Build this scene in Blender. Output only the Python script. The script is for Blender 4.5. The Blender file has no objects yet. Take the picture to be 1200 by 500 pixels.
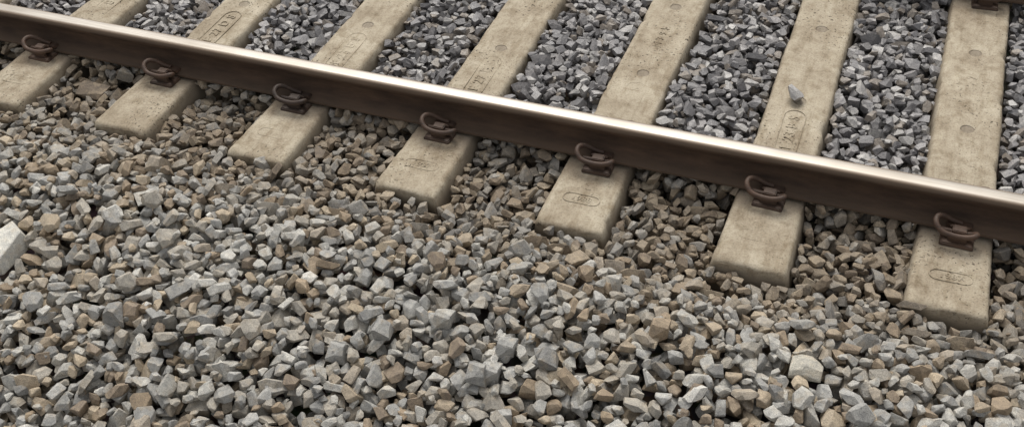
import bpy, bmesh, math, random, time
import numpy as np
from mathutils import Matrix, Vector
random.seed(7); rng=np.random.default_rng(11)
SP=0.65
YR2=1.63   # centre of the second rail
# ---------------- camera fit (calibration from measured points of the track) -------------
X=np.array([.939,-.211,.271]);Y=np.array([.342,.624,-.703]);Z=np.cross(X,Y)
U,_,Vt=np.linalg.svd(np.stack([X,Y,Z],1));R0=U@Vt
def rod(r):
    a=np.linalg.norm(r)
    if a<1e-12:return np.eye(3)
    k=r/a;K=np.array([[0,-k[2],k[1]],[k[2],0,-k[0]],[-k[1],k[0],0]])
    return np.eye(3)+math.sin(a)*K+(1-math.cos(a))*K@K
def proj(p,P):
    R=rod(p[3:6])@R0;Q=R@(np.array(P)-p[0:3]);f=p[6]*1000
    return np.array([600+f*Q[0]/-Q[2],250-f*Q[1]/-Q[2]])
nearL=[(103,141),(267,177),(440,213),(628,256),(830,302),(1062,352)]
nearR=[(161,155),(327,190),(511,232),(708,270),(918,320),(1164,374)]
topL=[265,425,590,767,940,1118];topR=[318,492,657,827,1002,1187]
rl=[(218,42),(370,70),(527,100),(700,132),(885,165),(1090,207)]
rr=[(275,53),(435,82),(595,112),(765,145),(955,180),(1168,220)]
rt=[(246,48),(402,77),(561,107),(740,143),(921,178),(1128,215),(20,3)]
def ld(a,b,o):
    d=b-a;d/=np.linalg.norm(d);w=np.array(o)-a;return d[0]*w[1]-d[1]*w[0]
def res(p):
    we,wf,ye,H=p[7:11];r=[]
    for k in range(6):
        x=(k-5)*SP
        r+=list(proj(p,(x-we/2,ye,0))-nearL[k]);r+=list(proj(p,(x+we/2,ye,0))-nearR[k])
        a=proj(p,(x-wf/2,.2,0));b=proj(p,(x-wf/2,1.2,0));r+=[ld(a,b,(topL[k],0)),ld(a,b,rl[k])]
        a=proj(p,(x+wf/2,.2,0));b=proj(p,(x+wf/2,1.2,0));r+=[ld(a,b,(topR[k],0)),ld(a,b,rr[k])]
    a=proj(p,(-3,.036,H));b=proj(p,(0,.036,H))
    for o in rt:r.append(ld(a,b,o))
    r+=list(.7*(proj(p,(0,1.39,.03))-(1160,5)))
    r+=[(H-.171)*300,(ye+.5)*100]
    return np.array(r)
Q=np.array([1.471,-.330,-3.85]);C0=np.array([0,-.5,0])-R0.T@Q
p=np.array([*C0,0,0,0,1.34,.25,.22,-.5,.171]);lam=1e-2;r=res(p);c=r@r
for it in range(200):
    J=np.zeros((len(r),len(p)))
    for j in range(len(p)):
        q=p.copy();q[j]+=1e-6;J[:,j]=(res(q)-r)/1e-6
    A=J.T@J;dp=np.linalg.solve(A+lam*np.diag(np.diag(A)+1e-9),-J.T@r)
    rn=res(p+dp);cn=rn@rn
    if cn<c:p=p+dp;r=rn;c=cn;lam*=.4
    else:lam*=4
    if lam>1e12:break
R=rod(p[3:6])@R0
def unp(u,v,z=0.):
    d=R.T@np.array([u-600,-(v-250),-p[6]*1000]);t=(z-p[2])/d[2];return p[:3]+t*d
WE,WF,YE,HT=[float(v) for v in p[7:11]]
sc=bpy.context.scene
cam=bpy.data.cameras.new("camera");co=bpy.data.objects.new("camera",cam);sc.collection.objects.link(co)
M=np.eye(4);M[:3,:3]=R.T;M[:3,3]=p[:3];co.matrix_world=Matrix(M.tolist())
cam.sensor_width=36;cam.lens=p[6]*1000/1200*36;cam.clip_start=.05;cam.clip_end=3000;sc.camera=co
# ---------------- world -------------
w=bpy.data.worlds.new("World");sc.world=w;w.use_nodes=True;nt=w.node_tree;nt.nodes.clear()
sk=nt.nodes.new("ShaderNodeTexSky");sk.sky_type='NISHITA';sk.sun_disc=False
EL=math.radians(56);AZ=math.radians(-22)   # azimuth measured from +Y toward +X
sk.sun_elevation=EL;sk.sun_rotation=AZ;sk.dust_density=3
hs=nt.nodes.new("ShaderNodeHueSaturation");hs.inputs['Saturation'].default_value=.12
bg=nt.nodes.new("ShaderNodeBackground");bg.inputs[1].default_value=.15
ow=nt.nodes.new("ShaderNodeOutputWorld")
nt.links.new(sk.outputs[0],hs.inputs['Color']);nt.links.new(hs.outputs[0],bg.inputs[0]);nt.links.new(bg.outputs[0],ow.inputs[0])
sl=bpy.data.lights.new("sun",'SUN');sl.energy=2.1;sl.angle=math.radians(36);sl.color=(1,.95,.87)
so=bpy.data.objects.new("sun",sl);sc.collection.objects.link(so)
sd=Vector((math.sin(AZ)*math.cos(EL),math.cos(AZ)*math.cos(EL),math.sin(EL)))
so.rotation_euler=sd.to_track_quat('Z','Y').to_euler()
sc.view_settings.view_transform='Standard';sc.view_settings.look='None';sc.view_settings.exposure=0
# ---------------- material helpers -------------
class NB:
    def __init__(s,name):
        s.m=bpy.data.materials.new(name);s.m.use_nodes=True;s.t=s.m.node_tree
        s.b=s.t.nodes['Principled BSDF'];s.tc=s.n('ShaderNodeTexCoord')
    def n(s,t,**k):
        a=s.t.nodes.new(t)
        for x,v in k.items():setattr(a,x,v)
        return a
    def l(s,a,b):s.t.links.new(a,b)
    def noise(s,scale,detail=4,rough=.6,vec=None):
        a=s.n('ShaderNodeTexNoise');a.inputs['Scale'].default_value=scale;a.inputs['Detail'].default_value=detail;a.inputs['Roughness'].default_value=rough
        s.l(vec or s.tc.outputs['Object'],a.inputs['Vector']);return a.outputs['Fac']
    def ramp(s,fac,stops):
        a=s.n('ShaderNodeValToRGB');e=a.color_ramp.elements
        while len(e)<len(stops):e.new(.5)
        for i,(q,c) in enumerate(stops):
            e[i].position=q;e[i].color=(*c,1) if len(c)==3 else c
        s.l(fac,a.inputs[0]);return a.outputs[0]
    def mix(s,fac,a,b,bt='MIX'):
        m=s.n('ShaderNodeMix',data_type='RGBA',blend_type=bt)
        for sock,v in ((m.inputs[0],fac),(m.inputs[6],a),(m.inputs[7],b)):
            if isinstance(v,(int,float)):sock.default_value=v
            elif isinstance(v,tuple):sock.default_value=(*v,1)
            else:s.l(v,sock)
        return m.outputs[2]
    def math(s,op,a,b=0,c=0):
        m=s.n('ShaderNodeMath',operation=op)
        for i,v in enumerate((a,b,c)):
            if isinstance(v,(int,float)):m.inputs[i].default_value=v
            else:s.l(v,m.inputs[i])
        return m.outputs[0]
    def sstep(s,v,a,b):
        m=s.n('ShaderNodeMapRange',interpolation_type='SMOOTHSTEP');s.l(v,m.inputs[0]);m.inputs[1].default_value=a;m.inputs[2].default_value=b
        return m.outputs[0]
    def bump(s,h,st=.5,dist=.003,prev=None):
        b=s.n('ShaderNodeBump');b.inputs['Strength'].default_value=st;b.inputs['Distance'].default_value=dist;s.l(h,b.inputs['Height'])
        if prev:s.l(prev,b.inputs['Normal'])
        return b.outputs[0]
    def out(s,col,rough,nrm=None,metal=0,spec=.5):
        for k,v in (('Base Color',col),('Roughness',rough),('Metallic',metal),('Specular IOR Level',spec)):
            i=s.b.inputs[k]
            if isinstance(v,(int,float)):i.default_value=v
            elif isinstance(v,tuple):i.default_value=(*v,1)
            else:s.l(v,i)
        if nrm:s.l(nrm,s.b.inputs['Normal'])
        return s.m
def stone_mat():
    n=NB("ballast_stone");a=n.n('ShaderNodeAttribute',attribute_name='stone_col')
    m1=n.ramp(n.noise(50,5,.65),[(.3,(.72,.72,.73)),(.7,(1.28,1.25,1.2))])
    c=n.mix(1.,a.outputs['Color'],m1,'MULTIPLY')
    tan=n.ramp(n.noise(26,4,.6),[(.50,(0,0,0)),(.66,(1,1,1))])
    f=n.math('MULTIPLY',n.math('MULTIPLY',tan,.4),n.sstep(a.outputs['Alpha'],.5,.6))
    c=n.mix(f,c,(.39,.31,.21))
    sp=n.ramp(n.noise(330,3,.7),[(.36,(.6,.6,.6)),(.5,(1,1,1)),(.68,(1.25,1.25,1.25))])
    c=n.mix(1.,c,sp,'MULTIPLY')
    b=n.bump(n.noise(60,5,.65),.7,.006);b=n.bump(n.noise(260,4,.7),.5,.002,b)
    return n.out(c,a.outputs['Alpha'],b,0,.5)
def concrete_mat():
    n=NB("sleeper_concrete");g=n.n('ShaderNodeSeparateXYZ');n.l(n.tc.outputs['Object'],g.inputs[0])
    x,y,z=g.outputs
    W=n.n('ShaderNodeNewGeometry').outputs['Position']
    c=n.ramp(n.noise(4,6,.7,W),[(.32,(.27,.22,.155)),(.46,(.37,.315,.235)),(.58,(.44,.385,.295)),(.75,(.53,.47,.37))])
    st=n.ramp(n.noise(12,6,.75,W),[(.36,(.62,.57,.50)),(.50,(1,1,1)),(.7,(1.1,1.1,1.1))]);c=n.mix(.7,c,st,'MULTIPLY')
    mp=n.n('ShaderNodeMapping');mp.inputs['Scale'].default_value=(1,.18,1);n.l(W,mp.inputs[0])
    c=n.mix(.7,c,n.ramp(n.noise(22,5,.7,mp.outputs[0]),[(.34,(.68,.63,.56)),(.5,(1,1,1)),(.7,(1.08,1.08,1.06))]),'MULTIPLY')
    c=n.mix(.8,c,n.ramp(n.noise(150,3,.7,W),[(.33,(.65,.63,.6)),(.48,(1,1,1)),(.7,(1.12,1.12,1.1))]),'MULTIPLY')
    pm=n.sstep(n.noise(2.2,3,.6,W),.46,.60)
    pits=n.ramp(n.noise(75,2,.5,W),[(.33,(.17,.155,.14)),(.38,(1,1,1))]);c=n.mix(n.math('MULTIPLY',pm,.9),c,pits,'MULTIPLY')
    ay=n.math('ABSOLUTE',n.math('SUBTRACT',n.math('ABSOLUTE',n.math('SUBTRACT',y,YR2/2)),YR2/2))
    d=n.math('SUBTRACT',1,n.sstep(n.math('ADD',ay,n.math('MULTIPLY',n.noise(14,4,.6,W),.2)),.16,.34))
    c=n.mix(n.math('MULTIPLY',d,.7),c,(.15,.115,.085))
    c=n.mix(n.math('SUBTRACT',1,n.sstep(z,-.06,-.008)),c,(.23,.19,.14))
    hsum=None
    for yc in (.56,1.12):
        dx=n.math('MULTIPLY',x,x);dy=n.math('SUBTRACT',y,yc);rr_=n.math('SQRT',n.math('ADD',dx,n.math('MULTIPLY',dy,dy)))
        h=n.sstep(rr_,.021,.028);hsum=h if hsum is None else n.math('MULTIPLY',hsum,h)
    c=n.mix(n.math('MULTIPLY',n.math('SUBTRACT',1,hsum),.5),c,(.17,.14,.11))
    b=n.bump(hsum,1.,.006);b=n.bump(n.noise(35,5,.6,W),.35,.004,b);b=n.bump(n.noise(240,3,.7,W),.4,.0015,b)
    return n.out(c,.85,b,0,.3)
def rust_mat(name,c1,c2,rough=.75,sc_=40):
    n=NB(name)
    mp=n.n('ShaderNodeMapping');mp.inputs['Scale'].default_value=(.25,1,1);n.l(n.tc.outputs['Object'],mp.inputs[0])
    c=n.ramp(n.noise(sc_,6,.7,mp.outputs[0]),[(.3,c1),(.7,c2)])
    W=n.n('ShaderNodeNewGeometry').outputs['Position']
    c=n.mix(1.,c,n.ramp(n.noise(3,3,.6,W),[(.3,(.65,.65,.65)),(.7,(1.35,1.2,1.05))]),'MULTIPLY')
    b=n.bump(n.noise(300,4,.7),.4,.001)
    return n.out(c,rough,b,0,.4)
def rail_mat():
    n=NB("rusty_rail_steel");g=n.n('ShaderNodeSeparateXYZ');n.l(n.tc.outputs['Object'],g.inputs[0]);z=g.outputs[2]
    mp=n.n('ShaderNodeMapping');mp.inputs['Scale'].default_value=(.2,1,1);n.l(n.tc.outputs['Object'],mp.inputs[0])
    c=n.ramp(n.noise(30,6,.7,mp.outputs[0]),[(.3,(.040,.027,.020)),(.7,(.10,.066,.046))])
    c=n.mix(1.,c,n.ramp(n.noise(2,4,.65),[(.3,(.75,.72,.7)),(.7,(1.3,1.2,1.1))]),'MULTIPLY')
    c=n.mix(n.math('MULTIPLY',n.math('SUBTRACT',1,n.sstep(z,.02,.045)),.35),c,(.16,.115,.08))
    c=n.mix(n.math('MULTIPLY',n.sstep(n.math('ADD',z,n.math('MULTIPLY',n.noise(12,4,.6,mp.outputs[0]),.012)),HT-.020,HT-.004),.5),c,(.22,.165,.12))
    return n.out(c,.8,n.bump(n.noise(250,4,.7),.4,.001),0,.3)
def steel_mat():
    n=NB("polished_rail_top")
    mp=n.n('ShaderNodeMapping');mp.inputs['Scale'].default_value=(.02,1,1);n.l(n.tc.outputs['Object'],mp.inputs[0])
    g=n.n('ShaderNodeSeparateXYZ');n.l(n.tc.outputs['Object'],g.inputs[0])
    st=n.noise(220,4,.6,mp.outputs[0])
    c=n.ramp(st,[(.3,(.31,.285,.255)),(.7,(.43,.405,.37))])
    c=n.mix(1.,c,n.ramp(n.noise(1.3,4,.7),[(.35,(.82,.80,.77)),(.65,(1.1,1.1,1.1))]),'MULTIPLY')
    ed=n.sstep(n.math('ADD',n.math('ABSOLUTE',n.math('SUBTRACT',g.outputs[1],.001)),n.math('MULTIPLY',n.noise(6,3,.6,mp.outputs[0]),.014)),.024,.038)
    c=n.mix(ed,c,(.22,.165,.12))
    r=n.math('ADD',n.math('MULTIPLY',st,.2),.38);r=n.math('ADD',r,n.math('MULTIPLY',ed,.3))
    return n.out(c,r,n.bump(st,.15,.0005),n.math('SUBTRACT',1,n.math('MULTIPLY',ed,.7)),.5)
def ground_mat():
    n=NB("ground_soil")
    v=n.n('ShaderNodeTexVoronoi');v.inputs['Scale'].default_value=20;n.l(n.tc.outputs['Object'],v.inputs['Vector'])
    c=n.mix(.7,n.ramp(n.noise(3,4),[(.3,(.10,.085,.07)),(.7,(.16,.14,.115))]),v.outputs['Color'],'MULTIPLY')
    c=n.mix(.5,c,(.09,.08,.07))
    return n.out(c,.95,n.bump(v.outputs['Distance'],.8,.02),0,.2)
MS,MC,MST,MG,MR=stone_mat(),concrete_mat(),steel_mat(),ground_mat(),rail_mat()
MK=rust_mat("clip_steel",(.040,.028,.023),(.10,.064,.046),.6,90)
def mkobj(name,me,mats=(),parent=None,link=True):
    o=bpy.data.objects.new(name,me);sc.collection.objects.link(o)
    for m in mats:
        if me is not None and len(me.materials)<len(mats):me.materials.append(m)
    if parent:o.parent=parent
    return o
# ---------------- rails -------------
PADZ=.012;S=(HT-PADZ)/.159
half=[(.0,0),(.070,0),(.070,.010),(.045,.017),(.024,.025),(.012,.038),(.0085,.055),(.0085,.095),(.012,.110),(.020,.117),(.034,.122),(.036,.128),(.0362,.142),(.035,.150),(.031,.1555),(.024,.158),(.012,.1588),(0,.159)]
prof=[(y,z*S+PADZ) for y,z in half]
ring=prof[1:]+[(-y,z) for y,z in reversed(prof[1:-1])]
def rail(name,yc):
    bm=bmesh.new();xs=np.linspace(-30,30,61);rings=[]
    for x in xs:rings.append([bm.verts.new((x,y,z)) for y,z in ring])
    n=len(ring);top=PADZ+.1505*S
    for a,b in zip(rings[:-1],rings[1:]):
        for i in range(n):
            j=(i+1)%n;f=bm.faces.new((a[i],a[j],b[j],b[i]));f.smooth=True
            f.material_index=1 if (a[i].co.z>top-.0002 and a[j].co.z>top-.0002) else 0
    bm.faces.new(rings[0]);bm.faces.new(rings[-1]);bmesh.ops.recalc_face_normals(bm,faces=bm.faces)
    me=bpy.data.meshes.new(name);bm.to_mesh(me);bm.free()
    o=mkobj(name,me,(MR,MST));o.location.y=yc
    md=o.modifiers.new("es",'EDGE_SPLIT');md.split_angle=math.radians(50)
    return o
rail("rail",0);rail("rail",YR2)
# ---------------- sleepers -------------
YF=YR2-YE
def wid(y):
    d=min(y-YE,YF-y);return WF+(WE-WF)*max(0,min(1,1-d/.42))
def sleeper_mesh(seed,detail):
    r=np.random.default_rng(seed);ys=list(np.linspace(YE,YF,int((YF-YE)/(.018 if detail else .12))+1))
    sec=[(-1.0,-.2,.03),(-1,-.1,.016),(-1,-.03,.006),(-1,-.012,.001),(-.97,-.004,0),(-.90,-.0003,0)]+[(t,0,0) for t in np.linspace(-.8,.8,9)]+[(.90,-.0003,0),(.97,-.004,0),(1,-.012,.001),(1,-.03,.006),(1,-.1,.016),(1,-.2,.03)]
    ph=r.uniform(0,6,8)
    bm=bmesh.new();rings=[]
    stations=[(ys[0],.965,-.008)]+[(ys[0]+.005,.99,-.002)]+[(y,1,0) for y in ys[1:-1]]+[(ys[-1]-.005,.99,-.002),(ys[-1],.965,-.008)]
    chips=[(r.choice([-1,1]),r.uniform(YE,YF),r.uniform(.01,.03),r.uniform(.003,.009)) for _ in range(12)]+[(r.choice([-1,1])*r.uniform(.3,1),YE,r.uniform(.01,.02),r.uniform(.003,.008)) for _ in range(4)]
    for y,k,dz in stations:
        hw=wid(y)/2;rg=[]
        for sx,z,ex in sec:
            e=1 if abs(sx)>.89 and z>-.05 else .25
            jx=r.normal(0,.0009)*e;jz=r.normal(0,.0006)*e-abs(r.normal(0,.0008))*(e>.5)
            for (cs,cy,cw,cd) in chips:
                dd=((y-cy)/cw)**2+((sx-cs)*hw/.02)**2
                if dd<4 and z>-.04:jz-=cd*math.exp(-dd);jx-=math.copysign(cd*.7*math.exp(-dd),sx)
            und=.002*math.sin(y*5+ph[0])+.001*math.sin(y*13+ph[1]+sx*2)
            x=sx*hw*k+math.copysign(ex,sx)+.0015*math.sin(y*9+ph[2])+jx
            yy=y+(r.normal(0,.001) if dz else 0)
            rg.append(bm.verts.new((x,yy-(.0 if z>-.05 else (abs(z)*.12 if y<0 else -abs(z)*.12))*(1 if dz else 0),z+und+jz+(dz if z>-.05 else 0))))
        rings.append(rg)
    for a,b in zip(rings[:-1],rings[1:]):
        for i in range(len(sec)-1):
            f=bm.faces.new((a[i],a[i+1],b[i+1],b[i]));f.smooth=True
        bm.faces.new((a[-1],a[0],b[0],b[-1]))
    bm.faces.new(rings[0]);bm.faces.new(rings[-1]);bmesh.ops.recalc_face_normals(bm,faces=bm.faces)
    me=bpy.data.meshes.new("concrete_beam");bm.to_mesh(me);bm.free();return me
def fin(o,x,y,rz,zz=-.0003):
    dg=bpy.context.evaluated_depsgraph_get()
    me=bpy.data.meshes.new_from_object(o.evaluated_get(dg));bpy.data.objects.remove(o);me.materials.clear();me.materials.append(MC)
    me.transform(Matrix.Translation((x,y,zz))@Matrix.Rotation(rz,4,'Z'));return me
def text_mesh(body,size,y,rz=0.):
    cu=bpy.data.curves.new("t",'FONT');cu.body=body;cu.size=size;cu.extrude=.0012;cu.bevel_depth=.0008;cu.align_x='CENTER';cu.align_y='CENTER';cu.resolution_u=3;cu.space_character=1.1
    o=bpy.data.objects.new("t",cu);sc.collection.objects.link(o);return fin(o,0,y,rz)
def oblong_mesh(L,W,y,rz=0.,rad=.0026):
    cu=bpy.data.curves.new("r",'CURVE');cu.dimensions='3D';cu.bevel_depth=rad;cu.bevel_resolution=1
    s=cu.splines.new('POLY');pts=[]
    for sg,a0 in ((1,-90),(-1,90)):
        for k in range(9):
            a=math.radians(a0+k*22.5);pts.append((sg*(L/2-W/2)+math.cos(a)*W/2,math.sin(a)*W/2,0,1))
    s.points.add(len(pts)-1)
    for q,v in zip(s.points,pts):q.co=v
    s.use_cyclic_u=True
    o=bpy.data.objects.new("r",cu);sc.collection.objects.link(o);return fin(o,0,y,rz)
HP=math.pi/2
T_year=[text_mesh(s,.036,YE+.16) for s in ("1987","1988","1986")];T_long=[text_mesh(s,.06,.34,HP) for s in ("F 27 B S","F 23 B S","F 27 D S")];T_code=[text_mesh(s,.05,.86,HP) for s in ("M 4 1 8","4 0 2 7","M 3 9 5")]
O1=oblong_mesh(.14,.05,YE+.16);O2=oblong_mesh(.30,.085,.34,HP)
# ---------------- clips -------------
def tube_from_pts(pts,rad):
    cu=bpy.data.curves.new("c",'CURVE');cu.dimensions='3D';cu.bevel_depth=rad;cu.bevel_resolution=3;cu.use_fill_caps=True;cu.resolution_u=5
    s=cu.splines.new('NURBS');s.points.add(len(pts)-1)
    for q,v in zip(s.points,pts):q.co=(*v,1)
    s.order_u=3;s.use_endpoint_u=True
    o=bpy.data.objects.new("c",cu);sc.collection.objects.link(o);dg=bpy.context.evaluated_depsgraph_get()
    me=bpy.data.meshes.new_from_object(o.evaluated_get(dg));bpy.data.objects.remove(o);me.materials.clear();me.materials.append(MK);return me
clip_me=tube_from_pts([(.055,.030,.034),(-.02,.030,.034),(-.045,.030,.036),(-.066,.036,.05),(-.060,.062,.058),(-.03,.070,.050),(.02,.070,.048),(.055,.066,.055),(.078,.045,.072),(.074,.010,.078),(.045,-.012,.060),(.015,-.018,.040),(-.012,-.020,.036)],.0098)
def boxes_mesh(name,bxs,bev):
    bm=bmesh.new()
    for (cx,cy,cz),(sx,sy,sz),tp in bxs:
        r_=bmesh.ops.create_cube(bm,size=1)
        for v in r_['verts']:
            k=tp if v.co.z>0 else 1
            v.co=Vector((cx+v.co.x*sx*k,cy+v.co.y*sy*k,cz+v.co.z*sz))
    bmesh.ops.bevel(bm,geom=list(bm.edges),offset=bev,segments=2,affect='EDGES',clamp_overlap=True)
    me=bpy.data.meshes.new(name);bm.to_mesh(me);bm.free();me.materials.append(MK);return me
sh_me=boxes_mesh("shoulder",[((0,.035,.004),(.115,.075,.014),.92),((.0,.016,.028),(.07,.012,.045),.9),((0,.047,.025),(.066,.014,.04),.85),((0,.032,.050),(.05,.04,.012),.9)],.003)
ins_me=boxes_mesh("insulator",[((0,-.018,PADZ+.018),(.09,.034,.012),.9)],.002)
foot=.070
for i in range(-22,20):
    e=bpy.data.objects.new("concrete_sleeper",None);sc.collection.objects.link(e)
    det=-9<=i<=3
    rr0=np.random.default_rng(100+i)
    e.location=(i*SP+rr0.normal(0,.004),0,rr0.normal(0,.001));e.rotation_euler.z=rr0.normal(0,.004)
    mkobj("concrete_beam",sleeper_mesh(100+i,det),(MC,),e)
    if det:
        mkobj("cast_date",T_year[i%3],(),e);mkobj("cast_panel_rim",O1,(),e)
        mkobj("cast_code",T_long[(i*2)%3],(),e);mkobj("cast_code_rim",O2,(),e)
        mkobj("cast_mark",T_code[(i+1)%3],(),e)
    for yc in (0,YR2):
        for sg in (-1,1):
            c=bpy.data.objects.new("rail_clip",None);sc.collection.objects.link(c)
            c.location=(i*SP+rr0.normal(0,.003),yc+sg*foot,.001)
            if sg<0:c.rotation_euler.z=math.pi
            c.rotation_euler.z+=rr0.normal(0,.03)
            k=mkobj("spring_clip",clip_me,(),c);k.location.x=rr0.normal(0,.006);mkobj("shoulder",sh_me,(),c);mkobj("insulator",ins_me,(),c)
# ---------------- terrain target -------------
def vnoise(x,y,sc_,seed):
    r=np.random.default_rng(seed);G=r.uniform(-1,1,(64,64));a=(x/sc_)%64;b=(y/sc_)%64
    i=a.astype(int);j=b.astype(int);u=a-i;v=b-j;u=u*u*(3-2*u);v=v*v*(3-2*v);i1=(i+1)%64;j1=(j+1)%64
    return (G[i%64,j%64]*(1-u)*(1-v)+G[i1,j%64]*u*(1-v)+G[i%64,j1]*(1-u)*v+G[i1,j1]*u*v)
def target(x,y):
    kn=[-60,-30,-4.5,-3.2,-2.2,-1.5,-1.1,-.85,-.68,-.55,-.4,-.12,-.05,.05,.15,.5,1.4,1.55,1.7,2.1,2.5,3.3,5,8,60]
    vz=[-1.2,-1.2,-1.1,-.72,-.33,-.10,.0,.035,.018,-.024,-.032,-.052,-.06,-.06,-.045,-.022,-.03,-.06,-.05,-.035,.0,-.2,-.9,-1.1,-1.2]
    t=np.interp(y,kn,vz)
    return t+.016*vnoise(x+50,y+50,.33,1)+.016*vnoise(x+50,y+50,.9,2)*np.clip(abs(y+.3),.3,1)
def axis(lo,hi,st):
    a=list(np.arange(lo,hi+1e-6,st));s=st
    while a[-1]<900:s*=1.35;a.append(a[-1]+s)
    s=st
    while a[0]>-900:s*=1.35;a.insert(0,a[0]-s)
    return np.array(a)
gx=axis(-8,5,.15);gy=axis(-4,4,.08)
GX,GY=np.meshgrid(gx,gy,indexing='ij');GZ=target(GX,GY)-.13
nv=GX.size;me=bpy.data.meshes.new("ground");idx=np.arange(nv).reshape(GX.shape)
fc=np.stack([idx[:-1,:-1],idx[1:,:-1],idx[1:,1:],idx[:-1,1:]],-1).reshape(-1,4)
me.from_pydata(np.stack([GX,GY,GZ],-1).reshape(-1,3).tolist(),[],fc.tolist());mkobj("ground",me,(MG,))
# ---------------- ballast: dropped angular stones -------------
def rock(seed,mean,fixed=None):
    r=np.random.default_rng(seed)
    bm=bmesh.new();bmesh.ops.create_cube(bm,size=2.0)
    for k in range(r.integers(8,14)):
        n=r.normal(size=3);n/=np.linalg.norm(n);d=r.uniform(.60,1.0)
        if fixed:d=r.uniform(.85,1.15)
        g=bmesh.ops.bisect_plane(bm,geom=bm.verts[:]+bm.edges[:]+bm.faces[:],plane_co=Vector(n*d),plane_no=Vector(n),clear_outer=True)
        ed=[e for e in g['geom_cut'] if isinstance(e,bmesh.types.BMEdge)]
        if len(ed)>=3:
            try:bmesh.ops.contextual_create(bm,geom=ed)
            except Exception:pass
    bmesh.ops.remove_doubles(bm,verts=bm.verts[:],dist=.06)
    bmesh.ops.dissolve_degenerate(bm,dist=.02,edges=bm.edges[:])
    h=bmesh.ops.convex_hull(bm,input=bm.verts[:])
    bmesh.ops.delete(bm,geom=list({g for g in h['geom_interior']+h['geom_unused'] if isinstance(g,bmesh.types.BMVert)}),context='VERTS')
    bmesh.ops.dissolve_limit(bm,angle_limit=math.radians(7),verts=bm.verts[:],edges=bm.edges[:])
    sx,sy,sz=1,r.uniform(.60,.98),r.uniform(.42,.8)
    if fixed:sx,sy,sz=fixed
    s=mean*.5*(1 if fixed else float(np.clip(r.lognormal(0,.25),.5,1.42)))
    for v in bm.verts:v.co=Vector((v.co.x*s*sx,v.co.y*s*sy,v.co.z*s*sz))
    tilt=.1 if fixed else .45
    rot=Matrix.Rotation(r.normal(0,tilt),3,'X')@Matrix.Rotation(r.normal(0,tilt),3,'Y')@Matrix.Rotation(r.uniform(0,6.28) if not fixed else 0,3,'Z')
    for v in bm.verts:v.co=rot@v.co
    bm.normal_update();bmesh.ops.recalc_face_normals(bm,faces=bm.faces[:]);bm.normal_update()
    planes=np.array([[*f.normal,f.normal.dot(f.calc_center_median())] for f in bm.faces if f.calc_area()>1e-9])
    def arr(b):
        b.verts.index_update()
        V=np.array([v.co[:] for v in b.verts],dtype=np.float32);L=[];T=[]
        for f in b.faces:
            L+=[v.index for v in f.verts];T.append(len(f.verts))
        return V,np.array(L,np.int32),np.array(T,np.int32)
    lo=arr(bm)
    bmesh.ops.bevel(bm,geom=bm.edges[:],offset=min(s*.09,.008),segments=1,affect='EDGES',clamp_overlap=True)
    hi=arr(bm)
    me=None
    if fixed:
        me=bpy.data.meshes.new("stone");bm.to_mesh(me);me.shade_flat()
    bm.free()
    return lo,hi,planes,s,me
RES=.006
XA,XB,YA,YB=-5.4,1.5,-2.7,2.3
NVA,NVB=220,260
def raster(lo,pl):
    m=int(np.abs(lo[0][:,:2]).max()/RES)+1;g=np.arange(-m,m+1)*RES;A,B=np.meshgrid(g,g,indexing='ij')
    low=np.full(A.shape,-1e3);up=np.full(A.shape,1e3);ok=np.ones(A.shape,bool)
    for nx,ny,nz,d in pl:
        if nz<-1e-3:low=np.maximum(low,(d-nx*A-ny*B)/nz)
        elif nz>1e-3:up=np.minimum(up,(d-nx*A-ny*B)/nz)
        else:ok&=(nx*A+ny*B<=d)
    ok&=(low<up);low[~ok]=1e3;up[~ok]=-1e3
    return m,low,up,ok
def mkvar(seed0,n,mean):
    out=[]
    for k in range(n):
        lo,hi,pl,s,_=rock(seed0+k,mean)
        m,low,up,ok=raster(lo,pl)
        if ok.sum()<4:continue
        out.append((lo,hi,m,[np.rot90(low,q).copy() for q in range(4)],[np.rot90(up,q).copy() for q in range(4)],float(up[ok].max()),float(lo[0][:,2].min()),s))
    return out
va=mkvar(1000,NVA,.056);vb=mkvar(3000,NVB,.0635);var=va+vb;nA=len(va);NV=len(var)
ax=np.arange(XA,XB,RES);ay=np.arange(YA,YB,RES);AX,AY=np.meshgrid(ax,ay,indexing='ij')
TG=target(AX,AY);HM=TG-.11
xi=AX-np.round(AX/SP)*SP
hw=np.interp(AY,[YE,YE+.42,YF-.42,YF],[WE/2,WF/2,WF/2,WE/2])
dist=np.maximum(np.abs(xi)-hw,np.maximum(YE-AY,AY-YF))
slp=np.where(dist<=0,0.,-dist/.03*.2);HM=np.where(dist<.03,np.maximum(HM,slp),HM)
TT=TG+0.
near_rail=(np.abs(AY)<.085)|(np.abs(AY-YR2)<.085)
TT=np.where(near_rail,-.005,TT)
big=[((0,278),.20,(.66,1.,.5),(.62,.61,.56),5,.03),((945,427),.098,(1.,.72,.5),(.47,.45,.39),6,.004),((108,104),.14,(1.,.6,.25),(.17,.135,.10),8,0.0)]
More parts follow.
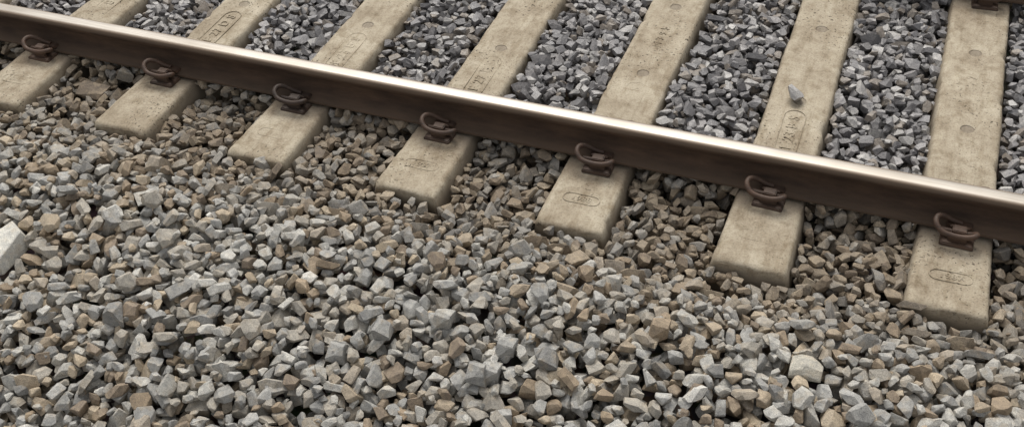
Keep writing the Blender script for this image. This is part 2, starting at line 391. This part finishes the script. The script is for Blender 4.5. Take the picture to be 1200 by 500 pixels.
for (px_,sz,fx,colr,sd_,lift) in big:
    P=unp(*px_,0.0)
    for _ in range(3):
        tz=float(target(P[0:1],P[1:2])[0]);P=unp(*px_,tz+.01+lift)
    lo,hi,pl,s,me=rock(77+sd_,sz,fx);m,low,up,ok=raster(lo,pl)
    i=int(round((P[0]-XA)/RES));j=int(round((P[1]-YA)/RES))
    z=tz-float(up[ok].max())+.016+lift
    Pm=HM[i-m:i+m+1,j-m:j+m+1];np.maximum(Pm,np.where(ok,z+up,-1e3),out=Pm)
    Tm=TT[i-m:i+m+1,j-m:j+m+1];Tm[ok]=-1.
    at=me.attributes.new("stone_col",'FLOAT_COLOR','POINT');at.data.foreach_set("color",np.tile(np.array([*colr,.75],np.float32),(len(me.vertices),1)).ravel())
    o=mkobj("large_stone",me,(MS,));o.location=(ax[i],ay[j],z)
placed=[]
area=(XB-XA)*(YB-YA)
NA=int(area*4000)
nx_,ny_=HM.shape
px=rng.integers(10,nx_-10,NA);py=rng.integers(10,ny_-10,NA)
usebig=(rng.random(NA)<np.clip((-.55-ay[py])/.35,0,.85))
usebig[NA*2//3:]&=rng.random(NA-NA*2//3)<.6
ua=rng.integers(0,nA,(NA,4));ub=rng.integers(nA,NV,(NA,4));vs=np.where(usebig[:,None],ub,ua)
qs=rng.integers(0,4,(NA,4));tl=rng.uniform(.0,.024,NA);dj=rng.integers(-3,4,(NA,4,2))
for a in range(NA):
    i0=px[a];j0=py[a]
    if HM[i0,j0]>TT[i0,j0]-.006:continue
    best=None
    for c in range(4):
        v=var[vs[a,c]];m=v[2];i=i0+dj[a,c,0];j=j0+dj[a,c,1]
        if i<m or j<m or i+m>=nx_ or j+m>=ny_:continue
        P=HM[i-m:i+m+1,j-m:j+m+1];low=v[3][qs[a,c]]
        z=(P-low).max()
        top=z+v[5]
        if top>TT[i,j]+tl[a]:continue
        sc_=z+v[6]*.5
        if best is None or sc_<best[0]:best=(sc_,c,i,j,z,m)
    if best is None:continue
    _,c,i,j,z,m=best;z-=.002
    k=vs[a,c];q=qs[a,c];v=var[k]
    P=HM[i-m:i+m+1,j-m:j+m+1];np.maximum(P,z+v[4][q],out=P)
    placed.append((k,q,ax[i],ay[j],z))
for (u,v_) in [(932,112)]:
    P=unp(u,v_,.02);k=int(np.argmax([vv[7] for vv in va]));placed.append((k,0,P[0],P[1],-float(var[k][0][0][:,2].min())+.001))
Vs=[];Ls=[];Ts=[];Cs=[];off=0
pal_g=np.array([(.37,.368,.352),(.45,.442,.41),(.28,.278,.265),(.37,.345,.30),(.56,.55,.515),(.21,.208,.20)])
pal_b=np.array([(.37,.305,.225),(.30,.235,.165),(.44,.37,.275),(.24,.19,.14),(.36,.315,.255)])
pal_f=np.array([(.20,.195,.20),(.29,.28,.28),(.135,.13,.133),(.40,.39,.38),(.25,.22,.19)])
rotm=[np.array([[math.cos(q*math.pi/2),-math.sin(q*math.pi/2),0],[math.sin(q*math.pi/2),math.cos(q*math.pi/2),0],[0,0,1]]).round().astype(np.float32) for q in range(4)]
for (k,q,x,y,z) in placed:
    v=var[k];xa=np.array([x]);ya=np.array([y]);ti=float(target(xa,ya)[0]);hi=z>ti-.06 and y<.3
    V,L,T=v[1] if hi else v[0]
    W=V@rotm[q].T+np.array([x,y,z],np.float32)
    Vs.append(W);Ls.append(L+off);Ts.append(T);off+=len(V)
    if y>.04:
        c=pal_f[rng.choice(5,p=[.26,.27,.14,.18,.15])];ro=rng.uniform(.28,.48)
    else:
        patch=.14*float(vnoise(xa+20,ya+20,.5,9)[0])
        near=float(np.clip((y+.85)/.5,0,1))*rng.uniform(.55,1)
        pb=.26+patch+.5*near
        if rng.random()<pb:c=pal_b[rng.integers(0,5)]
        else:c=pal_g[rng.choice(6,p=[.26,.24,.15,.24,.045,.065])]
        c=c*(1-.42*near)*(1-.42*near)+.42*near*np.array([.20,.155,.11]);ro=rng.uniform(.6,.85)
    c=c*rng.uniform(.87,1.13)
    Cs.append(np.tile(np.array([*c,ro],np.float32),(len(V),1)))
Vs=np.concatenate(Vs);Ls=np.concatenate(Ls);Ts=np.concatenate(Ts);Cs=np.concatenate(Cs)
me=bpy.data.meshes.new("ballast_gravel");me.vertices.add(len(Vs));me.loops.add(len(Ls));me.polygons.add(len(Ts))
me.vertices.foreach_set("co",Vs.ravel());me.loops.foreach_set("vertex_index",Ls)
me.polygons.foreach_set("loop_start",np.concatenate([[0],np.cumsum(Ts)[:-1]]).astype(np.int32))
me.update(calc_edges=True);me.shade_flat()
at=me.attributes.new("stone_col",'FLOAT_COLOR','POINT');at.data.foreach_set("color",Cs.ravel())
mkobj("ballast_gravel",me,(MS,))
